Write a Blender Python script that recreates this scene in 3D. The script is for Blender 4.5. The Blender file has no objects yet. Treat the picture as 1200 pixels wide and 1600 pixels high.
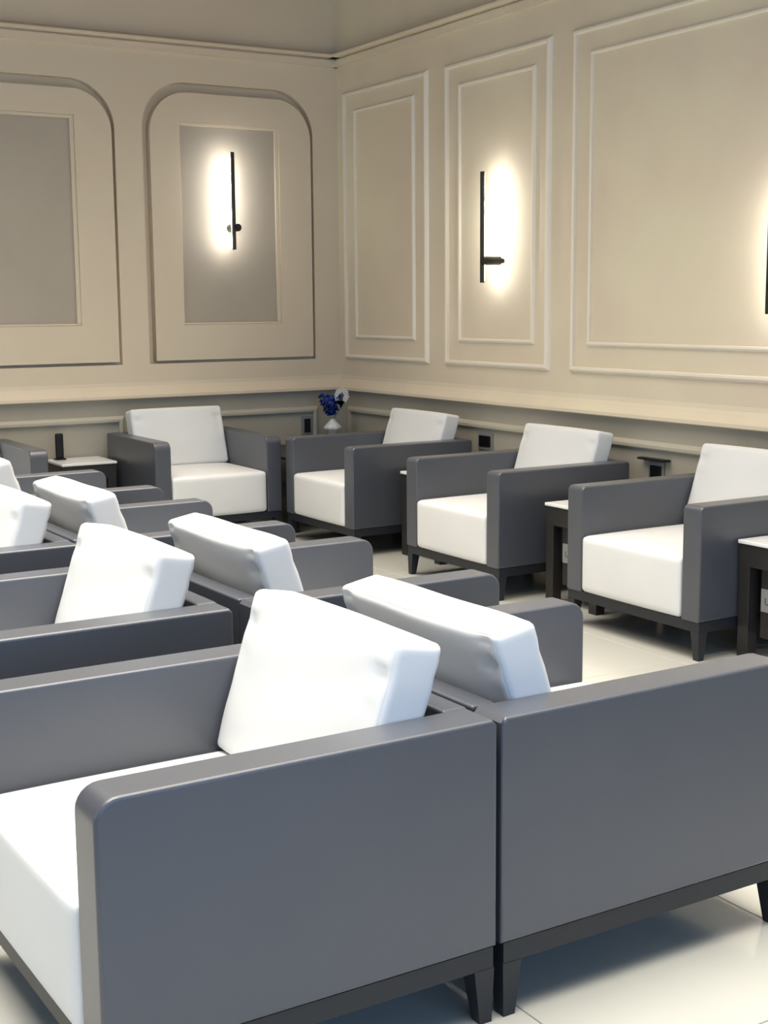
import bpy, bmesh, math, random
from mathutils import Vector, Matrix
C = bpy.context.scene.collection
R = math.radians
random.seed(4)

# ---------------------------------------------------------------- camera
cd = bpy.data.cameras.new('camera'); cam = bpy.data.objects.new('camera', cd); C.objects.link(cam)
cd.sensor_fit = 'VERTICAL'; cd.sensor_height = 36; cd.lens = 2145.54 / 1600 * 36; cd.clip_start = .05
_y, _p, _r = R(31.0288), R(-8.6011), R(-0.4816)
fw = Vector((math.sin(_y)*math.cos(_p), math.cos(_y)*math.cos(_p), math.sin(_p)))
rt = Vector((math.cos(_y), -math.sin(_y), 0)); up = rt.cross(fw)
RR = rt*math.cos(_r) + up*math.sin(_r); UU = up*math.cos(_r) - rt*math.sin(_r)
cam.matrix_world = Matrix(((RR.x, UU.x, -fw.x, -3.9226), (RR.y, UU.y, -fw.y, -6.9989), (RR.z, UU.z, -fw.z, 1.5004), (0, 0, 0, 1)))
bpy.context.scene.camera = cam

# ---------------------------------------------------------------- light and exposure
w = bpy.data.worlds.new('sky'); bpy.context.scene.world = w; w.use_nodes = True
bg = w.node_tree.nodes['Background']; bg.inputs[0].default_value = (.55, .75, 1, 1); bg.inputs[1].default_value = .8
def area(name, loc, sx, sy, energy, col, rot):
    l = bpy.data.lights.new(name, 'AREA'); l.shape = 'RECTANGLE'; l.size = sx; l.size_y = sy; l.energy = energy; l.color = col
    o = bpy.data.objects.new(name, l); C.objects.link(o); o.location = loc; o.rotation_euler = rot
    return o
area('ceiling_light', (-2.3, -2.75, 3.85), 4.6, 7.6, 175, (1, .96, .89), (0, 0, 0)).data.spread = R(62)
area('wall_fill', (-2.3, -2.6, 3.84), 4.2, 6.4, 200, (1, .93, .82), (0, 0, 0)).data.spread = R(125)  # added wide fill under the ceiling that keeps the walls bright
area('window_daylight', (-3.2, -9.6, 1.9), 6.0, 2.4, 120, (.22, .50, 1), (R(90), 0, 0))
area('side_daylight', (-8.3, -3.5, 1.9), 6.0, 2.4, 46, (.42, .68, 1), (R(90), 0, R(-90)))
vs = bpy.context.scene.view_settings
vs.view_transform = 'Standard'; vs.look = 'None'; vs.gamma = 1; vs.use_curve_mapping = False; vs.exposure = 0

# ---------------------------------------------------------------- materials
def mat(name, col, rough=.6, spec=.5, metal=0, noise=None, bump=None, emit=None, trans=0, coat=0):
    m = bpy.data.materials.new(name); m.use_nodes = True; nt = m.node_tree; b = nt.nodes['Principled BSDF']
    b.inputs['Base Color'].default_value = (*col, 1); b.inputs['Roughness'].default_value = rough
    b.inputs['Specular IOR Level'].default_value = spec; b.inputs['Metallic'].default_value = metal
    b.inputs['Coat Weight'].default_value = coat; b.inputs['Coat Roughness'].default_value = .38
    if trans: b.inputs['Transmission Weight'].default_value = trans
    tc = nt.nodes.new('ShaderNodeTexCoord')
    if noise:
        sc, amt, col2 = noise
        n = nt.nodes.new('ShaderNodeTexNoise'); n.inputs['Scale'].default_value = sc; n.inputs['Detail'].default_value = 5
        nt.links.new(tc.outputs['Object'], n.inputs['Vector'])
        r = nt.nodes.new('ShaderNodeMapRange'); r.inputs[1].default_value = .35; r.inputs[2].default_value = .65; r.inputs[3].default_value = 0; r.inputs[4].default_value = amt
        nt.links.new(n.outputs['Fac'], r.inputs[0])
        x = nt.nodes.new('ShaderNodeMix'); x.data_type = 'RGBA'
        x.inputs['A'].default_value = (*col, 1); x.inputs['B'].default_value = (*col2, 1)
        nt.links.new(r.outputs[0], x.inputs['Factor']); nt.links.new(x.outputs['Result'], b.inputs['Base Color'])
    if bump:
        sc, st = bump
        n = nt.nodes.new('ShaderNodeTexNoise'); n.inputs['Scale'].default_value = sc; n.inputs['Detail'].default_value = 4
        nt.links.new(tc.outputs['Object'], n.inputs['Vector'])
        bp = nt.nodes.new('ShaderNodeBump'); bp.inputs['Strength'].default_value = st; bp.inputs['Distance'].default_value = .01
        nt.links.new(n.outputs['Fac'], bp.inputs['Height']); nt.links.new(bp.outputs['Normal'], b.inputs['Normal'])
    if emit:
        b.inputs['Emission Color'].default_value = (*emit[0], 1); b.inputs['Emission Strength'].default_value = emit[1]
    return m
M = dict(
    wall=mat('painted_plaster', (.73, .61, .455), .75, .3, noise=(1.3, .5, (.76, .66, .50)), bump=(60, .05)),
    wall_r=mat('mottled_wallpaper', (.74, .63, .48), .65, .35, noise=(1.3, 1, (.80, .71, .52)), bump=(40, .06)),
    inset=mat('grey_beige_inset', (.46, .40, .32), .7, .3, noise=(2.2, .6, (.50, .44, .35)), bump=(80, .05)),
    trim=mat('cream_moulding', (.88, .80, .66), .5, .4),
    dado=mat('dado_grey', (.42, .385, .31), .7, .3, noise=(2, .6, (.47, .43, .35))),
    dado_bead=mat('dado_bead_lit', (.50, .46, .37), .6, .35),  # dado colour made lighter to stand for light caught by the mouldings
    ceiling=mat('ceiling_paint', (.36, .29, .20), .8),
    tile=mat('polished_cream_tile', (.47, .46, .41), .14, .5, noise=(1.7, .6, (.51, .50, .45))),
    grout=mat('pale_grout', (.5, .49, .46), .8),
    grey=mat('charcoal_vinyl', (.056, .062, .078), .40, .5, noise=(3, .5, (.068, .072, .085)), bump=(220, .06), coat=.6),
    white=mat('white_vinyl', (.71, .71, .70), .45, .4, noise=(3, .4, (.76, .76, .745)), bump=(9, .10)),
    base=mat('black_painted_metal', (.016, .019, .024), .45, .4, noise=(4, .5, (.02, .022, .027))),
    black=mat('matt_black', (.006, .006, .006), .4, .4),
    table=mat('dark_wood', (.022, .020, .020), .4, .4, noise=(6, .6, (.03, .027, .025))),
    top=mat('white_table_top', (.85, .85, .84), .18, .5),
    plate=mat('grey_plate', (.24, .245, .24), .4, .4),
    strip=mat('lit_strip', (1, 1, 1), .5, emit=((1, .985, .96), 70)),
    bar=mat('dark_bronze', (.05, .045, .04), .35, .5, .5),
    porcelain=mat('white_porcelain', (.75, .75, .74), .25, .5, bump=(60, .3)),
    glass=mat('clear_glass', (.97, .985, 1), .03, .5, trans=1),
    blue=mat('blue_petal', (.006, .02, .16), .55, .3, noise=(30, .8, (.02, .06, .33))),
    petal=mat('white_petal', (.8, .78, .72), .6, .3),
    ink=mat('dark_ink', (.05, .05, .06), .6),
)

M['glass'].node_tree.nodes['Principled BSDF'].inputs['IOR'].default_value = 1.12

# ---------------------------------------------------------------- helpers
def link(name, me, m, parent=None, smooth=False):
    o = bpy.data.objects.new(name, me); C.objects.link(o)
    if m is not None: me.materials.clear(); me.materials.append(m)
    if smooth:
        for p in me.polygons: p.use_smooth = True
    if parent: o.parent = parent
    return o
def obj(name, bm, m, parent=None, smooth=False):
    me = bpy.data.meshes.new(name); bmesh.ops.recalc_face_normals(bm, faces=bm.faces); bm.to_mesh(me); bm.free()
    return link(name, me, m, parent, smooth)
def box(bm, x0, x1, y0, y1, z0, z1, bev=0, seg=2):
    b = bmesh.new()
    v = [b.verts.new((x, y, z)) for x in (x0, x1) for y in (y0, y1) for z in (z0, z1)]
    for f in ((0, 1, 3, 2), (4, 6, 7, 5), (0, 4, 5, 1), (2, 3, 7, 6), (0, 2, 6, 4), (1, 5, 7, 3)): b.faces.new([v[i] for i in f])
    bmesh.ops.recalc_face_normals(b, faces=b.faces)
    if bev: bmesh.ops.bevel(b, geom=b.edges[:], offset=bev, segments=seg, profile=.5, affect='EDGES')
    me = bpy.data.meshes.new('tmp'); b.to_mesh(me); b.free(); bm.from_mesh(me); bpy.data.meshes.remove(me)
def boxo(name, dims, m, parent=None, bev=0, seg=2):
    bm = bmesh.new(); box(bm, *dims, bev=bev, seg=seg); return obj(name, bm, m, parent)
def prism(bm, pts, axis, a, b_, bev=0, seg=2):
    """closed outline pts (2d) extruded along axis from a to b_"""
    b = bmesh.new()
    def co(p, t):
        return {'x': (t, p[0], p[1]), 'y': (p[0], t, p[1]), 'z': (p[0], p[1], t)}[axis]
    A = [b.verts.new(co(p, a)) for p in pts]; B = [b.verts.new(co(p, b_)) for p in pts]
    b.faces.new(A); b.faces.new(B[::-1]); n = len(pts)
    for i in range(n): b.faces.new((A[i], B[i], B[(i+1) % n], A[(i+1) % n]))
    bmesh.ops.recalc_face_normals(b, faces=b.faces)
    if bev:
        ed = [e for e in b.edges if abs(e.calc_face_angle(0)) > R(60)]
        bmesh.ops.bevel(b, geom=ed, offset=bev, segments=seg, profile=.5, affect='EDGES')
    me = bpy.data.meshes.new('tmp'); b.to_mesh(me); b.free(); bm.from_mesh(me); bpy.data.meshes.remove(me)
def lathe(bm, prof, seg=20, c=(0, 0, 0), wob=0):
    rows = []
    for r, z in prof:
        rows.append([bm.verts.new((c[0]+r*(1+wob*(i % 2))*math.cos(2*math.pi*i/seg), c[1]+r*(1+wob*(i % 2))*math.sin(2*math.pi*i/seg), c[2]+z)) for i in range(seg)])
    for a, b in zip(rows, rows[1:]):
        for i in range(seg): bm.faces.new((a[i], a[(i+1) % seg], b[(i+1) % seg], b[i]))
    bm.faces.new(rows[0][::-1]); bm.faces.new(rows[-1])
def cyl(bm, p0, p1, r0, r1=None, seg=16):
    r1 = r0 if r1 is None else r1; p0, p1 = Vector(p0), Vector(p1); d = (p1-p0).normalized()
    a = d.orthogonal().normalized(); b = d.cross(a)
    A = [bm.verts.new(p0+(a*math.cos(t)+b*math.sin(t))*r0) for t in [2*math.pi*i/seg for i in range(seg)]]
    B = [bm.verts.new(p1+(a*math.cos(t)+b*math.sin(t))*r1) for t in [2*math.pi*i/seg for i in range(seg)]]
    for i in range(seg): bm.faces.new((A[i], A[(i+1) % seg], B[(i+1) % seg], B[i]))
    bm.faces.new(A[::-1]); bm.faces.new(B)
def soft(bm, h, r, fn, puff=(0, 0, 0), n=14, dimple=None):
    """rounded box of half sizes h, edge radius r, faces puffed out, every point then mapped by fn"""
    key = {}
    def s(i):
        t = -1+2*i/n; return math.copysign(abs(math.sin(t*math.pi/2))**.8, t)
    def vert(q):
        k = tuple(round(c, 5) for c in q)
        if k in key: return key[k]
        P = Vector([q[i]*h[i] for i in range(3)]); I = Vector([max(-h[i]+r, min(h[i]-r, P[i])) for i in range(3)])
        d = P-I
        if d.length > 1e-9:
            o = I+d.normalized()*r
        else: o = P
        for i in range(3):
            if abs(abs(q[i])-1) < 1e-6:
                a, b = [q[j] for j in range(3) if j != i]
                o[i] += math.copysign(puff[i], q[i])*max(0, 1-a*a)**.6*max(0, 1-b*b)**.6
        if dimple: o = dimple(o, q)
        key[k] = bm.verts.new(fn(o)); return key[k]
    for ax in range(3):
        for sg in (-1, 1):
            for i in range(n):
                for j in range(n):
                    quad = []
                    for di, dj in ((0, 0), (1, 0), (1, 1), (0, 1)):
                        q = [0, 0, 0]; q[ax] = sg; o = [k for k in range(3) if k != ax]; q[o[0]] = s(i+di); q[o[1]] = s(j+dj); quad.append(vert(q))
                    bm.faces.new(quad)
def tag(o, label, cat=None, group=None):
    o['label'] = label
    if cat: o['category'] = cat
    if group: o['group'] = group
    return o
def empty(name, loc, rz=0):
    o = bpy.data.objects.new(name, None); C.objects.link(o); o.location = loc; o.rotation_euler = (0, 0, rz); o.empty_display_size = .1
    return o
def copy_tree(o, parent=None):
    c = o.copy(); C.objects.link(c); c.parent = parent
    for ch in list(o.children): copy_tree(ch, c)
    return c

# ---------------------------------------------------------------- setting
WX, WY, WT = 1.0983, 1.9597, .15            # inner faces of the right and the left wall of the picture
X0, Y0, ZC = -8.4, -9.7, 3.9
def struct(o): o['kind'] = 'structure'; return o
# floor with single tiles
TS = .765
floor = struct(boxo('floor', (X0, WX, Y0, WY, -.06, -.006), M['grout']))
tme = {}
nx0, ny0 = .04, -2.035
ix = range(int((X0-nx0)//TS), int((WX-nx0)//TS)+1); iy = range(int((Y0-ny0)//TS), int((WY-ny0)//TS)+1)
for i in ix:
    for j in iy:
        a0, a1 = max(X0, nx0+i*TS), min(WX, nx0+(i+1)*TS); b0, b1 = max(Y0, ny0+j*TS), min(WY, ny0+(j+1)*TS)
        if a1-a0 < .03 or b1-b0 < .03: continue
        dx, dy = (a1-a0)/2-.0015, (b1-b0)/2-.0015; k = (round(dx, 4), round(dy, 4))
        if k not in tme:
            bm = bmesh.new(); z = -.0015
            lo = [bm.verts.new((sx*dx, sy*dy, -.0055)) for sx, sy in ((-1, -1), (1, -1), (1, 1), (-1, 1))]
            mi = [bm.verts.new((sx*dx, sy*dy, z)) for sx, sy in ((-1, -1), (1, -1), (1, 1), (-1, 1))]
            hi = [bm.verts.new((sx*(dx-.0015), sy*(dy-.0015), 0)) for sx, sy in ((-1, -1), (1, -1), (1, 1), (-1, 1))]
            for A, B in ((lo, mi), (mi, hi)):
                for q in range(4): bm.faces.new((A[q], A[(q+1) % 4], B[(q+1) % 4], B[q]))
            bm.faces.new(hi)
            me = bpy.data.meshes.new('tile'); bm.to_mesh(me); bm.free(); me.materials.append(M['tile']); tme[k] = me
        t = bpy.data.objects.new('tile', tme[k]); C.objects.link(t); t.parent = floor; t.location = ((a0+a1)/2, (b0+b1)/2, 0)
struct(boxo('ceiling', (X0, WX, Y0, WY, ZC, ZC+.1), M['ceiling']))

def curve_mesh(loops, depth):
    """flat outline (first loop) with holes, thickness depth, in local x (along) / y (up), front face at z=0 going back to -depth"""
    cu = bpy.data.curves.new('c', 'CURVE'); cu.dimensions = '2D'; cu.fill_mode = 'BOTH'; cu.extrude = depth/2
    for lp in loops:
        s = cu.splines.new('POLY'); s.points.add(len(lp)-1)
        for i, p in enumerate(lp): s.points[i].co = (p[0], p[1], 0, 1)
        s.use_cyclic_u = True
    o = bpy.data.objects.new('c', cu); C.objects.link(o)
    dg = bpy.context.evaluated_depsgraph_get(); me = bpy.data.meshes.new_from_object(o.evaluated_get(dg))
    bpy.data.objects.remove(o); bpy.data.curves.remove(cu)
    for v in me.vertices: v.co.z -= depth/2
    return me
def on_left(me, off=0):      # wall plane y = WY, out of the wall is -y
    for v in me.vertices: x, z, d = v.co; v.co = (x, WY-(d+off), z)
    me.flip_normals(); return me
def rect(a0, a1, b0, b1): return [(a0, b0), (a1, b0), (a1, b1), (a0, b1)]
def arch(a0, a1, b0, b1, r, n=14):
    pts = [(a0, b0), (a1, b0)]
    pts += [(a1-r+r*math.cos(t), b1-r+r*math.sin(t)) for t in [math.pi/2*i/n for i in range(n+1)]]
    pts += [(a0+r+r*math.cos(t), b1-r+r*math.sin(t)) for t in [math.pi/2+math.pi/2*i/n for i in range(n+1)]]
    return pts
# left wall (back of the picture): arch-topped raised boards standing in grooves
arches = [(-.401, .893, 1.108, 3.0), (-3.85, -.597, 1.108, 2.975), (-5.3, -4.05, 1.108, 3.0)]
outer = [arch(a, b, c, d, .31) for a, b, c, d in arches]
wl = link('wall_left', on_left(curve_mesh([rect(X0, WX, 0, ZC)]+outer, .06), .0), M['wall']); struct(wl)
struct(boxo('wall_left_backing', (X0, WX+WT, WY+.06, WY+.06+WT, 0, ZC), M['wall']))
bpy.data.objects['wall_left_backing'].parent = wl
inner = [(-.143, .616, 1.37, 2.74), (-3.6, -.875, 1.375, 2.74), (-5.05, -4.3, 1.37, 2.74)]
for (a, b, c, d), (e, f, g, h) in zip(arches, inner):
    p = link('wall_panel', on_left(curve_mesh([arch(a+.048, b-.024, c+.02, d-.066, .272), rect(e, f, g, h)], .067), .010), M['wall'], wl)
    q = link('inset_panel', on_left(curve_mesh([rect(e, f, g, h)], .04), -.022), M['inset'], wl)
    bm = bmesh.new()      # thin bead round the inset
    for dd in ((e, f, h-.022, h), (e, f, g, g+.014), (e, e+.012, g+.014, h-.022), (f-.028, f, g+.014, h-.022)):
        box(bm, dd[0], dd[1], WY+.0, WY+.021, dd[2], dd[3], bev=.004)
    obj('inset_bead', bm, M['wall'], wl)
# right wall of the picture
wr = struct(boxo('wall_right', (WX, WX+WT, Y0, WY+.035, 0, ZC), M['wall_r']))
def frame_bead(name, parent, y0, y1, z0, z1, wd, pr, m):
    """mitred bead frame on the right wall, y1 < y0 towards the camera"""
    bm = bmesh.new()
    prof = [(0, 0), (.2, .6), (.5, 1), (.85, 1), (1, .85), (1, 0)]   # (across, out)
    c = [(y0, z0), (y1, z0), (y1, z1), (y0, z1)]; s = [(-1, 1), (1, 1), (1, -1), (-1, -1)]
    rows = []
    for (y, z), (sy, sz) in zip(c, s):
        rows.append([bm.verts.new((WX-o*pr-(.0005 if o else -.001), y+sy*a*wd, z+sz*a*wd)) for a, o in prof])
    for i in range(4):
        A, B = rows[i], rows[(i+1) % 4]
        for k in range(len(prof)-1): bm.faces.new((A[k], B[k], B[k+1], A[k+1]))
    return obj(name, bm, m, parent)
P = [(1.86, .742), (.54, -.557), (-.752, -3.65), (-3.87, -5.0), (-5.2, -8.4)]
for i, (a, b) in enumerate(P):
    frame_bead('panel_moulding', wr, a, b, 1.105, 3.0, .034, .022, M['trim'])
    frame_bead('panel_moulding', wr, a-.148, b+.148 if i else b+.165, 1.256, 2.868, .026, .016, M['trim'])
    frame_bead('dado_moulding', wr, a-.03, b, .2, .765, .045, .028, M['dado_bead'])
# dado zone of the left wall
def frame_left(y_name, x0, x1, z0, z1, wd, pr, m):
    bm = bmesh.new(); prof = [(0, 0), (.2, .6), (.5, 1), (.85, 1), (1, .85), (1, 0)]
    c = [(x0, z0), (x1, z0), (x1, z1), (x0, z1)]; s = [(1, 1), (-1, 1), (-1, -1), (1, -1)]
    rows = [[bm.verts.new((x+sx*a*wd, WY-o*pr-(.0005 if o else -.001), z+sz*a*wd)) for a, o in prof] for (x, z), (sx, sz) in zip(c, s)]
    for i in range(4):
        A, B = rows[i], rows[(i+1) % 4]
        for k in range(len(prof)-1): bm.faces.new((A[k], B[k], B[k+1], A[k+1]))
    return obj(y_name, bm, m, wl)
for a, b in ((-.40, .90), (-3.85, -.60), (-8.2, -4.05)): frame_left('dado_moulding', a, b, .2, .765, .045, .028, M['dado_bead'])
# thin slabs give the wall below the rail a greyer tone
boxo('dado_slab', (X0, WX-.002, WY-.004, WY+.002, .108, .878), M['dado'], wl)
boxo('dado_slab', (WX-.004, WX+.002, Y0, WY-.004, .108, .878), M['dado'], wr)
# chair rail, crown, baseboard run along both walls
rail = [(0, .877), (.046, .877), (.05, .882), (.048, .90), (.022, .935), (.006, .96), (0, .99)]
crown = [(0, 3.185), (.030, 3.185), (.030, 3.232), (.012, 3.232), (.012, 3.245), (.075, 3.245), (.078, 3.25), (.078, 3.262), (.04, 3.28), (0, 3.29)]
basep = [(0, 0), (.018, 0), (.018, .09), (.01, .105), (0, .108)]
for nm, pf, mt in (('trim', rail, 'trim_'), ('trim', crown, 'trim_'), ('baseboard', basep, 'b')):
    mm = M['wall']
    bm = bmesh.new(); prism(bm, [(WY-o+.001*(o == 0), z) for o, z in pf], 'x', X0, WX-.0)
    struct(obj({'trim': 'trim_1' if pf is rail else 'trim_2'}.get(nm, 'baseboard_left'), bm, mm))
    bm = bmesh.new(); prism(bm, [(WX-o+.001*(o == 0), z) for o, z in pf], 'y', Y0, WY)
    struct(obj({'trim': 'trim_3' if pf is rail else 'trim_4'}.get(nm, 'baseboard_right'), bm, M['wall_r']))
# wall behind the camera and the far side wall, each with a wide window
def win_wall(name, wname, ax):
    bm = bmesh.new()
    if ax == 'y':
        for d in ((X0, -6.3, 0, ZC), (-.1, WX+WT, 0, ZC), (-6.3, -.1, 0, .6), (-6.3, -.1, 3.2, ZC)): box(bm, d[0], d[1], Y0-WT, Y0, d[2], d[3])
        o = struct(obj(name, bm, M['wall']))
        bm = bmesh.new()
        for x in (-6.3, -4.25, -2.2, -.15): box(bm, x, x+.05, Y0-.1, Y0-.05, .6, 3.2)
        for z in (.6, 3.15): box(bm, -6.3, -.1, Y0-.1, Y0-.05, z, z+.05)
    else:
        for d in ((Y0, -6.6, 0, ZC), (-.4, WY+.035, 0, ZC), (-6.6, -.4, 0, .6), (-6.6, -.4, 3.2, ZC)): box(bm, X0-WT, X0, d[0], d[1], d[2], d[3])
        o = struct(obj(name, bm, M['wall']))
        bm = bmesh.new()
        for y in (-6.6, -4.55, -2.5, -.45): box(bm, X0-.1, X0-.05, y, y+.05, .6, 3.2)
        for z in (.6, 3.15): box(bm, X0-.1, X0-.05, -6.6, -.4, z, z+.05)
    struct(obj(wname, bm, M['trim']))
win_wall('wall_front', 'window_1', 'y'); win_wall('wall_side', 'window_2', 'x')

# ---------------------------------------------------------------- armchair (faces -x, origin under its middle)
W, D, T, H, HB = .878, .862, .108, .66, .168
BK = .062
def arm_bm(r=.048):
    n = 6; xf, xb = -D/2, D/2
    pts = [(xf, HB), (xb, HB), (xb, H-.012), (xb-.012, H)]
    pts += [(xf+r-r*math.sin(t), H-r+r*math.cos(t)) for t in [math.pi/2*i/n for i in range(n+1)]]
    bm = bmesh.new(); b = bmesh.new()
    A = [b.verts.new((p[0], -T/2, p[1])) for p in pts]; B = [b.verts.new((p[0], T/2, p[1])) for p in pts]
    b.faces.new(A); b.faces.new(B[::-1]); m = len(pts)
    for i in range(m): b.faces.new((A[i], B[i], B[(i+1) % m], A[(i+1) % m]))
    bmesh.ops.recalc_face_normals(b, faces=b.faces)
    ed = [e for e in b.edges if e.verts[0].co.y*e.verts[1].co.y > 0]
    bmesh.ops.bevel(b, geom=ed, offset=.009, segments=3, profile=.5, affect='EDGES')
    return b
def cushion_bm(seed, wall=False):
    rnd = random.Random(seed)
    hw = W/2-T-.003
    # d = distance from the outer back plane
    bf, tf, tb, bb = (.290, .442), (.172, .822), (.052, .800), (.170, .435)
    h = (.055, hw, .2)
    def fn(o):
        a = (o.x/h[0]+1)/2; c = (o.z/h[2]+1)/2      # a 0 = front, 1 = back
        fr = [bf[i]*(1-c)+tf[i]*c for i in (0, 1)]; bk = [bb[i]*(1-c)+tb[i]*c for i in (0, 1)]
        d = fr[0]*(1-a)+bk[0]*a; z = fr[1]*(1-a)+bk[1]*a
        return (D/2-d, o.y, z)
    def dim(o, q):
        # small puckers near the upper corners and soft waves
        for sy in (-1, 1):
            for (qz, amp, wd) in ((.62, .012, .020), (.15, .007, .022), (.90, .006, .016), (.36, .005, .015)):
                dy = (o.y-sy*(hw-.035))/.022; dz = (o.z-qz*.2)/wd
                g = math.exp(-dy*dy-dz*dz); o.x += (amp if q[0] < 0 else -amp)*g*(1.6 if q[0] > 0 else 1)
        o.x += .0015*math.sin(o.y*17+seed)+.001*math.sin(o.z*40+o.y*9)
        return o
    bm = bmesh.new(); soft(bm, h, .018, fn, puff=(.010, .003, .006), n=26, dimple=dim); return bm
def seat_bm():
    hw = W/2-T-.002; x0, x1 = -D/2-.006, D/2-BK-.004; z0, z1 = HB+.001, .432
    cx, cz = (x0+x1)/2, (z0+z1)/2
    bm = bmesh.new()
    soft(bm, ((x1-x0)/2, hw, (z1-z0)/2), .022, lambda o: (cx+o.x, o.y, cz+o.z), puff=(.005, 0, .014), n=16); return bm
def leg_bm(sx, sy):
    bm = bmesh.new(); t, b = .05, .03
    x, y = sx*(D/2-.006), sy*(W/2-.003)
    top = [(x, y), (x-sx*t, y), (x-sx*t, y-sy*t), (x, y-sy*t)]; x2, y2 = x-sx*.004, y-sy*.003
    bot = [(x2, y2), (x2-sx*b, y2), (x2-sx*b, y2-sy*b), (x2, y2-sy*b)]
    A = [bm.verts.new((*p, HB-.046)) for p in top]; B = [bm.verts.new((*p, .0)) for p in bot]
    bm.faces.new(A); bm.faces.new(B[::-1])
    for i in range(4): bm.faces.new((A[i], B[i], B[(i+1) % 4], A[(i+1) % 4]))
    return bm
def sharp(o):
    o.data.set_sharp_from_angle(angle=R(40))
    md = o.modifiers.new('weighted_normal', 'WEIGHTED_NORMAL'); md.keep_sharp = True; md.weight = 60; return o
def make_chair(r=.048):
    t = empty('armchair', (0, 0, 0))
    b = arm_bm(r)
    for v in b.verts: v.co.y += W/2-T/2
    sharp(obj('armrest', b, M['grey'], t, True))
    b = arm_bm(r)
    for v in b.verts: v.co.y -= W/2-T/2
    sharp(obj('armrest', b, M['grey'], t, True))
    boxo('back_panel', (D/2-BK, D/2, -W/2+T+.0015, W/2-T-.0015, HB, H-.001), M['grey'], t, bev=.006, seg=3)
    obj('seat_cushion', seat_bm(), M['white'], t, True)
    cu = obj('back_cushion', cushion_bm(1), M['white'], t, True)
    bm = bmesh.new(); a, c = D/2-.008, W/2-.004; z0, z1 = HB-.046, HB
    for d in ((-a, -a+.05, -c, c), (a-.05, a, -c, c), (-a+.05, a-.05, -c, -c+.05), (-a+.05, a-.05, c-.05, c)): box(bm, *d, z0, z1)
    box(bm, -a+.05, a-.05, -c+.05, c-.05, z1-.02, z1)
    obj('base_frame', bm, M['base'], t)
    for sx in (-1, 1):
        for sy in (-1, 1): obj('leg', leg_bm(sx, sy), M['base'], t)
    return t
protos = {}
def chair(x, y, rz, label, group, r=.048):
    if r not in protos: o = protos[r] = make_chair(r)
    else: o = copy_tree(protos[r])
    o.location = (x, y, 0); o.rotation_euler = (0, 0, rz); tag(o, label, 'armchair', group); return o
# double row of chairs set back to back
TB = R(.632); US, V0 = -2.3238, -4.7962
def blk(u, v): return (US+u*math.cos(TB)-v*math.sin(TB), V0+v*math.cos(TB)+u*math.sin(TB))
S = W+.3683
rowv = [0, S, 2*S+.0174, 3*S+.084]; rowd = [0, .0556, .0, .0]
GB = 'armchairs of the back-to-back double row'
ll = ['nearest charcoal armchair at lower left, white seat showing, white cushion standing behind its near arm',
      'left-facing charcoal armchair behind the nearest left one, whole white cushion in view',
      'left-facing charcoal armchair third from the camera, its white cushion cut by the left picture edge',
      'left-facing charcoal armchair, farthest of the double row, mostly hidden at the left picture edge']
lr = ['nearest charcoal armchair at lower right, its big outer side cut by the right picture edge',
      'right-facing charcoal armchair second from the camera, white cushion with creased end',
      'right-facing charcoal armchair third from camera, white cushion below the small wall table',
      'right-facing charcoal armchair, farthest of the double row, a sliver of white cushion at picture edge']
for k in range(4):
    x, y = blk(-.0055-D/2, rowv[k]+W/2); chair(x, y, TB, ll[k], GB)
    x, y = blk(.0055+D/2+rowd[k], rowv[k]+W/2); chair(x, y, TB+math.pi, lr[k], GB)
# chairs along the right wall
XF = .0967; RY = [-2.8635, -1.4362, .0385]
GR = 'armchairs along the right wall'
lab = ['charcoal armchair with white seat at the right picture edge, nearest along the right wall',
       'charcoal armchair with white seat, middle one along the right wall under the sconce',
       'charcoal armchair in the room corner along the right wall, beside the flower vase']
for y, l in zip(RY, lab):
    c = chair(XF+D/2, y+W/2, 0, l, GR, .026)
    for ch in c.children:
        if ch.name.startswith('back_cushion'): ch.location.x = .045       # these cushions sit further back
chair(.1105-W/2, .9989+D/2, math.pi/2, 'charcoal armchair facing the viewer against the left wall under the left sconce', 'armchairs along the left wall')
chair(-1.44-W/2, .9989+D/2, math.pi/2, 'charcoal armchair at the left picture edge beyond the small white-topped table, only one arm seen', 'armchairs along the left wall')

# ---------------------------------------------------------------- side tables with power box
def make_table(name, loc, sx, sy, z, label, face='x', group=None):
    """origin under middle; front faces -x (face x) or -y"""
    t = empty(name, loc, 0 if face == 'x' else math.pi/2); tag(t, label, 'side table', group)
    hx, hy = sx/2, sy/2
    boxo('table_top', (-hx, hx, -hy, hy, z-.016, z), M['top'], t, bev=.003)
    bm = bmesh.new(); box(bm, -hx+.006, hx-.006, -hy+.006, hy-.006, z-.11, z-.016); obj('apron', bm, M['table'], t)
    for a in (-1, 1):
        for b in (-1, 1):
            bm = bmesh.new(); xs = sorted((a*(hx-.006), a*(hx-.06))); ys = sorted((b*(hy-.006), b*(hy-.065)))
            box(bm, xs[0], xs[1], ys[0], ys[1], 0, z-.11, bev=.002); obj('leg', bm, M['table'], t)
    bx = boxo('power_box', (-hx+.03, hx-.05, -hy+.11, hy-.11, .1, z-.11), M['table'], t, bev=.003)
    pl = boxo('label_plate', (-hx+.026, -hx+.031, -hy+.115, hy-.115, .215, .312), M['plate'], bx, bev=.001)
    return t, pl
ZT = .508
GT = 'side tables along the right wall'
tabs = [(.30, -2.875-.43, -2.875, 'white-topped dark side table at right picture edge, grey socket plate with lettering on its front'),
        (.30, -1.57-.39, -1.57+.02, 'white-topped dark side table between the nearest and middle wall armchairs'),
        (.39, -.02-.43, -.02, 'white-topped dark side table between the middle and corner wall armchairs')]
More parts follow.
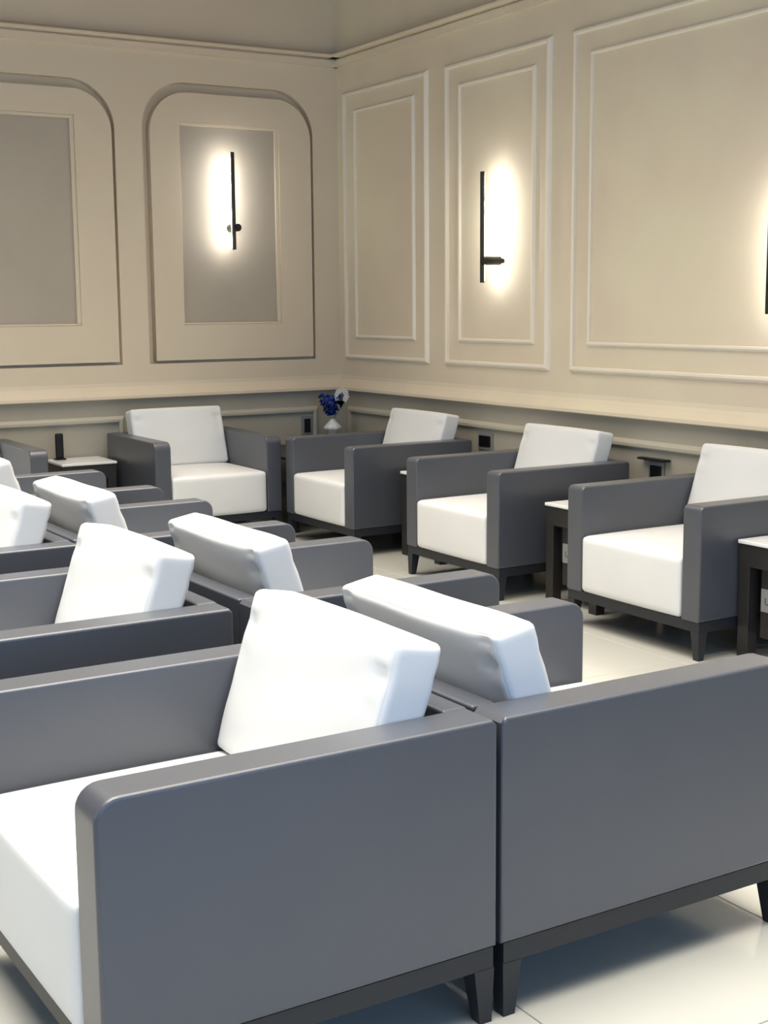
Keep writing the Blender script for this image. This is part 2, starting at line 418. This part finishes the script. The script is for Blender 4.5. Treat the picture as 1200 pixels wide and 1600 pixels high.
for x0, y0, y1, l in tabs:
    t, pl = make_table('side_table', ((x0+x0+.55)/2, (y0+y1)/2, 0), .55, y1-y0, ZT, l, group=GT)
    # lettering and two small sockets on the plate, USB
    hx = .275; hy = (y1-y0)/2
    fc = bpy.data.curves.new('lettering', 'FONT'); fc.body = 'USB'; fc.size = .042; fc.extrude = .0006; fc.align_x = 'LEFT'
    fo = bpy.data.objects.new('tmp', fc); C.objects.link(fo); dg = bpy.context.evaluated_depsgraph_get()
    me = bpy.data.meshes.new_from_object(fo.evaluated_get(dg)); bpy.data.objects.remove(fo)
    for v in me.vertices: a, b, c = v.co; v.co = (-hx+.0255-c, hy-.135-a, .247+b)
    link('lettering', me, M['ink'], pl)
t, pl = make_table('side_table', (-.99, 1.757, 0), .37, .37, .5, 'small white-topped table against the left wall left of the armchair', 'y', None)
# corner table
t = empty('corner_table', (.62, 1.45, 0)); tag(t, 'low dark table filling the room corner under the flower vase', 'table')
boxo('table_top', (-.43, .43, -.43, .43, .484, .5), M['table'], t, bev=.003)
for a in (-1, 1):
    for b in (-1, 1):
        bm = bmesh.new(); xs = sorted((a*.42, a*.37)); ys = sorted((b*.42, b*.37)); box(bm, xs[0], xs[1], ys[0], ys[1], 0, .484); obj('leg', bm, M['table'], t)

# ---------------------------------------------------------------- wall sconces (local: wall at y=0, out = -y)
def sconce(loc, rz, label, zt, zb, za):
    t = empty('wall_sconce', loc, rz); tag(t, label, 'wall light', 'slim bar sconces')
    so = .135
    z0, z1 = zb-za, zt-za
    boxo('light_bar', (-.0375, -.0125, -so-.011, -so+.009, z0, z1), M['bar'], t, bev=.003)
    boxo('light_strip', (-.036, -.018, -so+.0092, -so+.0125, z0+.01, z1-.01), M['strip'], t)
    bm = bmesh.new(); cyl(bm, (.0, -.025, 0), (.0, -so-.018, 0), .026, seg=24); obj('bracket', bm, M['black'], t)
    bm = bmesh.new(); cyl(bm, (.0, .0, 0), (.0, -.026, 0), .014, seg=16); obj('wall_stub', bm, M['black'], t)
    return t
sconce((.228, WY+.022, 2.035), 0, 'slim black bar sconce with round bracket glowing on the left wall arch panel', 2.545, 1.885, 2.035)
sconce((WX, -.085, 1.757), -math.pi/2, 'slim black bar sconce glowing in the narrow framed panel of the right wall', 2.285, 1.625, 1.757)
sconce((WX, -2.40, 1.57), -math.pi/2, 'black bar sconce cut by the right picture edge in the wide framed panel', 2.02, 1.44, 1.57)

# ---------------------------------------------------------------- vase with flowers in the corner
VX, VY = .86, 1.66
v = empty('flower_vase', (VX, VY, .5)); tag(v, 'white faceted vase with blue and white flowers in the room corner', 'vase')
bm = bmesh.new(); lathe(bm, [(.040, 0), (.042, .015), (.026, .05), (.034, .085), (.060, .118), (.060, .130), (.034, .160), (.010, .190)], 12, wob=.08); obj('vase_body', bm, M['porcelain'], v)
bm = bmesh.new()
rows = []
for r_, z_ in ((.006, .186), (.03, .215), (.06, .26), (.095, .32), (.093, .32), (.057, .262), (.027, .218), (.003, .19)):
    rows.append((r_, z_))
lathe(bm, rows, 20); obj('glass_bowl', bm, M['glass'], v, True)
bm = bmesh.new()
for i in range(90):
    a, rr, zz = random.uniform(0, 6.28), random.uniform(0, 1)**.5, random.uniform(0, 1)
    z = .215+zz*.135; r2 = (.022+.072*zz)*rr
    p = Vector((r2*math.cos(a)-.012, r2*math.sin(a), z)); n = Vector((math.cos(a)*rr, math.sin(a)*rr, .6)).normalized()
    t1 = n.orthogonal().normalized(); t2 = n.cross(t1); s = random.uniform(.018, .028)
    c0 = bm.verts.new(p); ring = [bm.verts.new(p+(t1*math.cos(k*math.pi/4)+t2*math.sin(k*math.pi/4))*s*(1 if k % 2 else .62)+n*.006) for k in range(8)]
    for k in range(8): bm.faces.new((c0, ring[k], ring[(k+1) % 8]))
    und = bm.verts.new(p-n*.01)
    for k in range(8): bm.faces.new((und, ring[(k+1) % 8], ring[k]))
fl = obj('blue_flower', bm, M['blue'], v)
bm = bmesh.new()    # curled white orchid spray
for i in range(9):
    a = R(-40+i*30); c = Vector((.040+.040*math.cos(a), -.06, .355+.040*math.sin(a)))
    for k in range(5):
        b = 2*math.pi*k/5+i; d = Vector((math.cos(b), -.35, math.sin(b))).normalized()
        s1 = d.cross(Vector((0, 1, 0))).normalized()
        q = [c, c+d*.014+s1*.011, c+d*.027, c+d*.014-s1*.011, c+d*.012+Vector((0, -.006, 0))]
        vv = [bm.verts.new(x) for x in q]
        for f in ((0, 1, 4), (1, 2, 4), (2, 3, 4), (3, 0, 4)): bm.faces.new([vv[j] for j in f])
obj('white_flower', bm, M['petal'], v)

# ---------------------------------------------------------------- small black devices by the wall
def device(loc, rz, w, h, label, plate=True, cat='socket', zoff=0):
    t = empty('wall_socket', loc, rz); tag(t, label, cat)
    if plate: boxo('socket_plate', (-w/2-.02, w/2+.02, -.009, 0, -h/2-.02, h/2+.02), M['plate'], t, bev=.002)
    boxo('socket_insert', (-w/2, w/2, -.016, -.0092 if plate else 0, -h/2, h/2), M['black'], t, bev=.002)
    return t
device((.805, WY-.004, .622), 0, .05, .10, 'black and grey wall socket left of the flower vase')
dv = device((WX-.004, -1.50, .598), -math.pi/2, .085, .075, 'black square wall socket with open lid behind the table between nearest and middle wall armchairs')
boxo('hinged_lid', (-.11, .11, -.05, -.004, .066, .078), M['black'], dv, bev=.005)
device((WX-.004, .08, .640), -math.pi/2, .12, .07, 'black wall socket at the back end of the corner armchair arm')
o = empty('call_device', (-1.095, 1.86, .5)); tag(o, 'slim black upright device standing on the small table by the left wall', 'device')
boxo('device_body', (-.027, .027, -.012, .012, .008, .175), M['black'], o, bev=.010, seg=3)
boxo('device_foot', (-.035, .035, -.03, .03, 0, .010), M['black'], o, bev=.003)
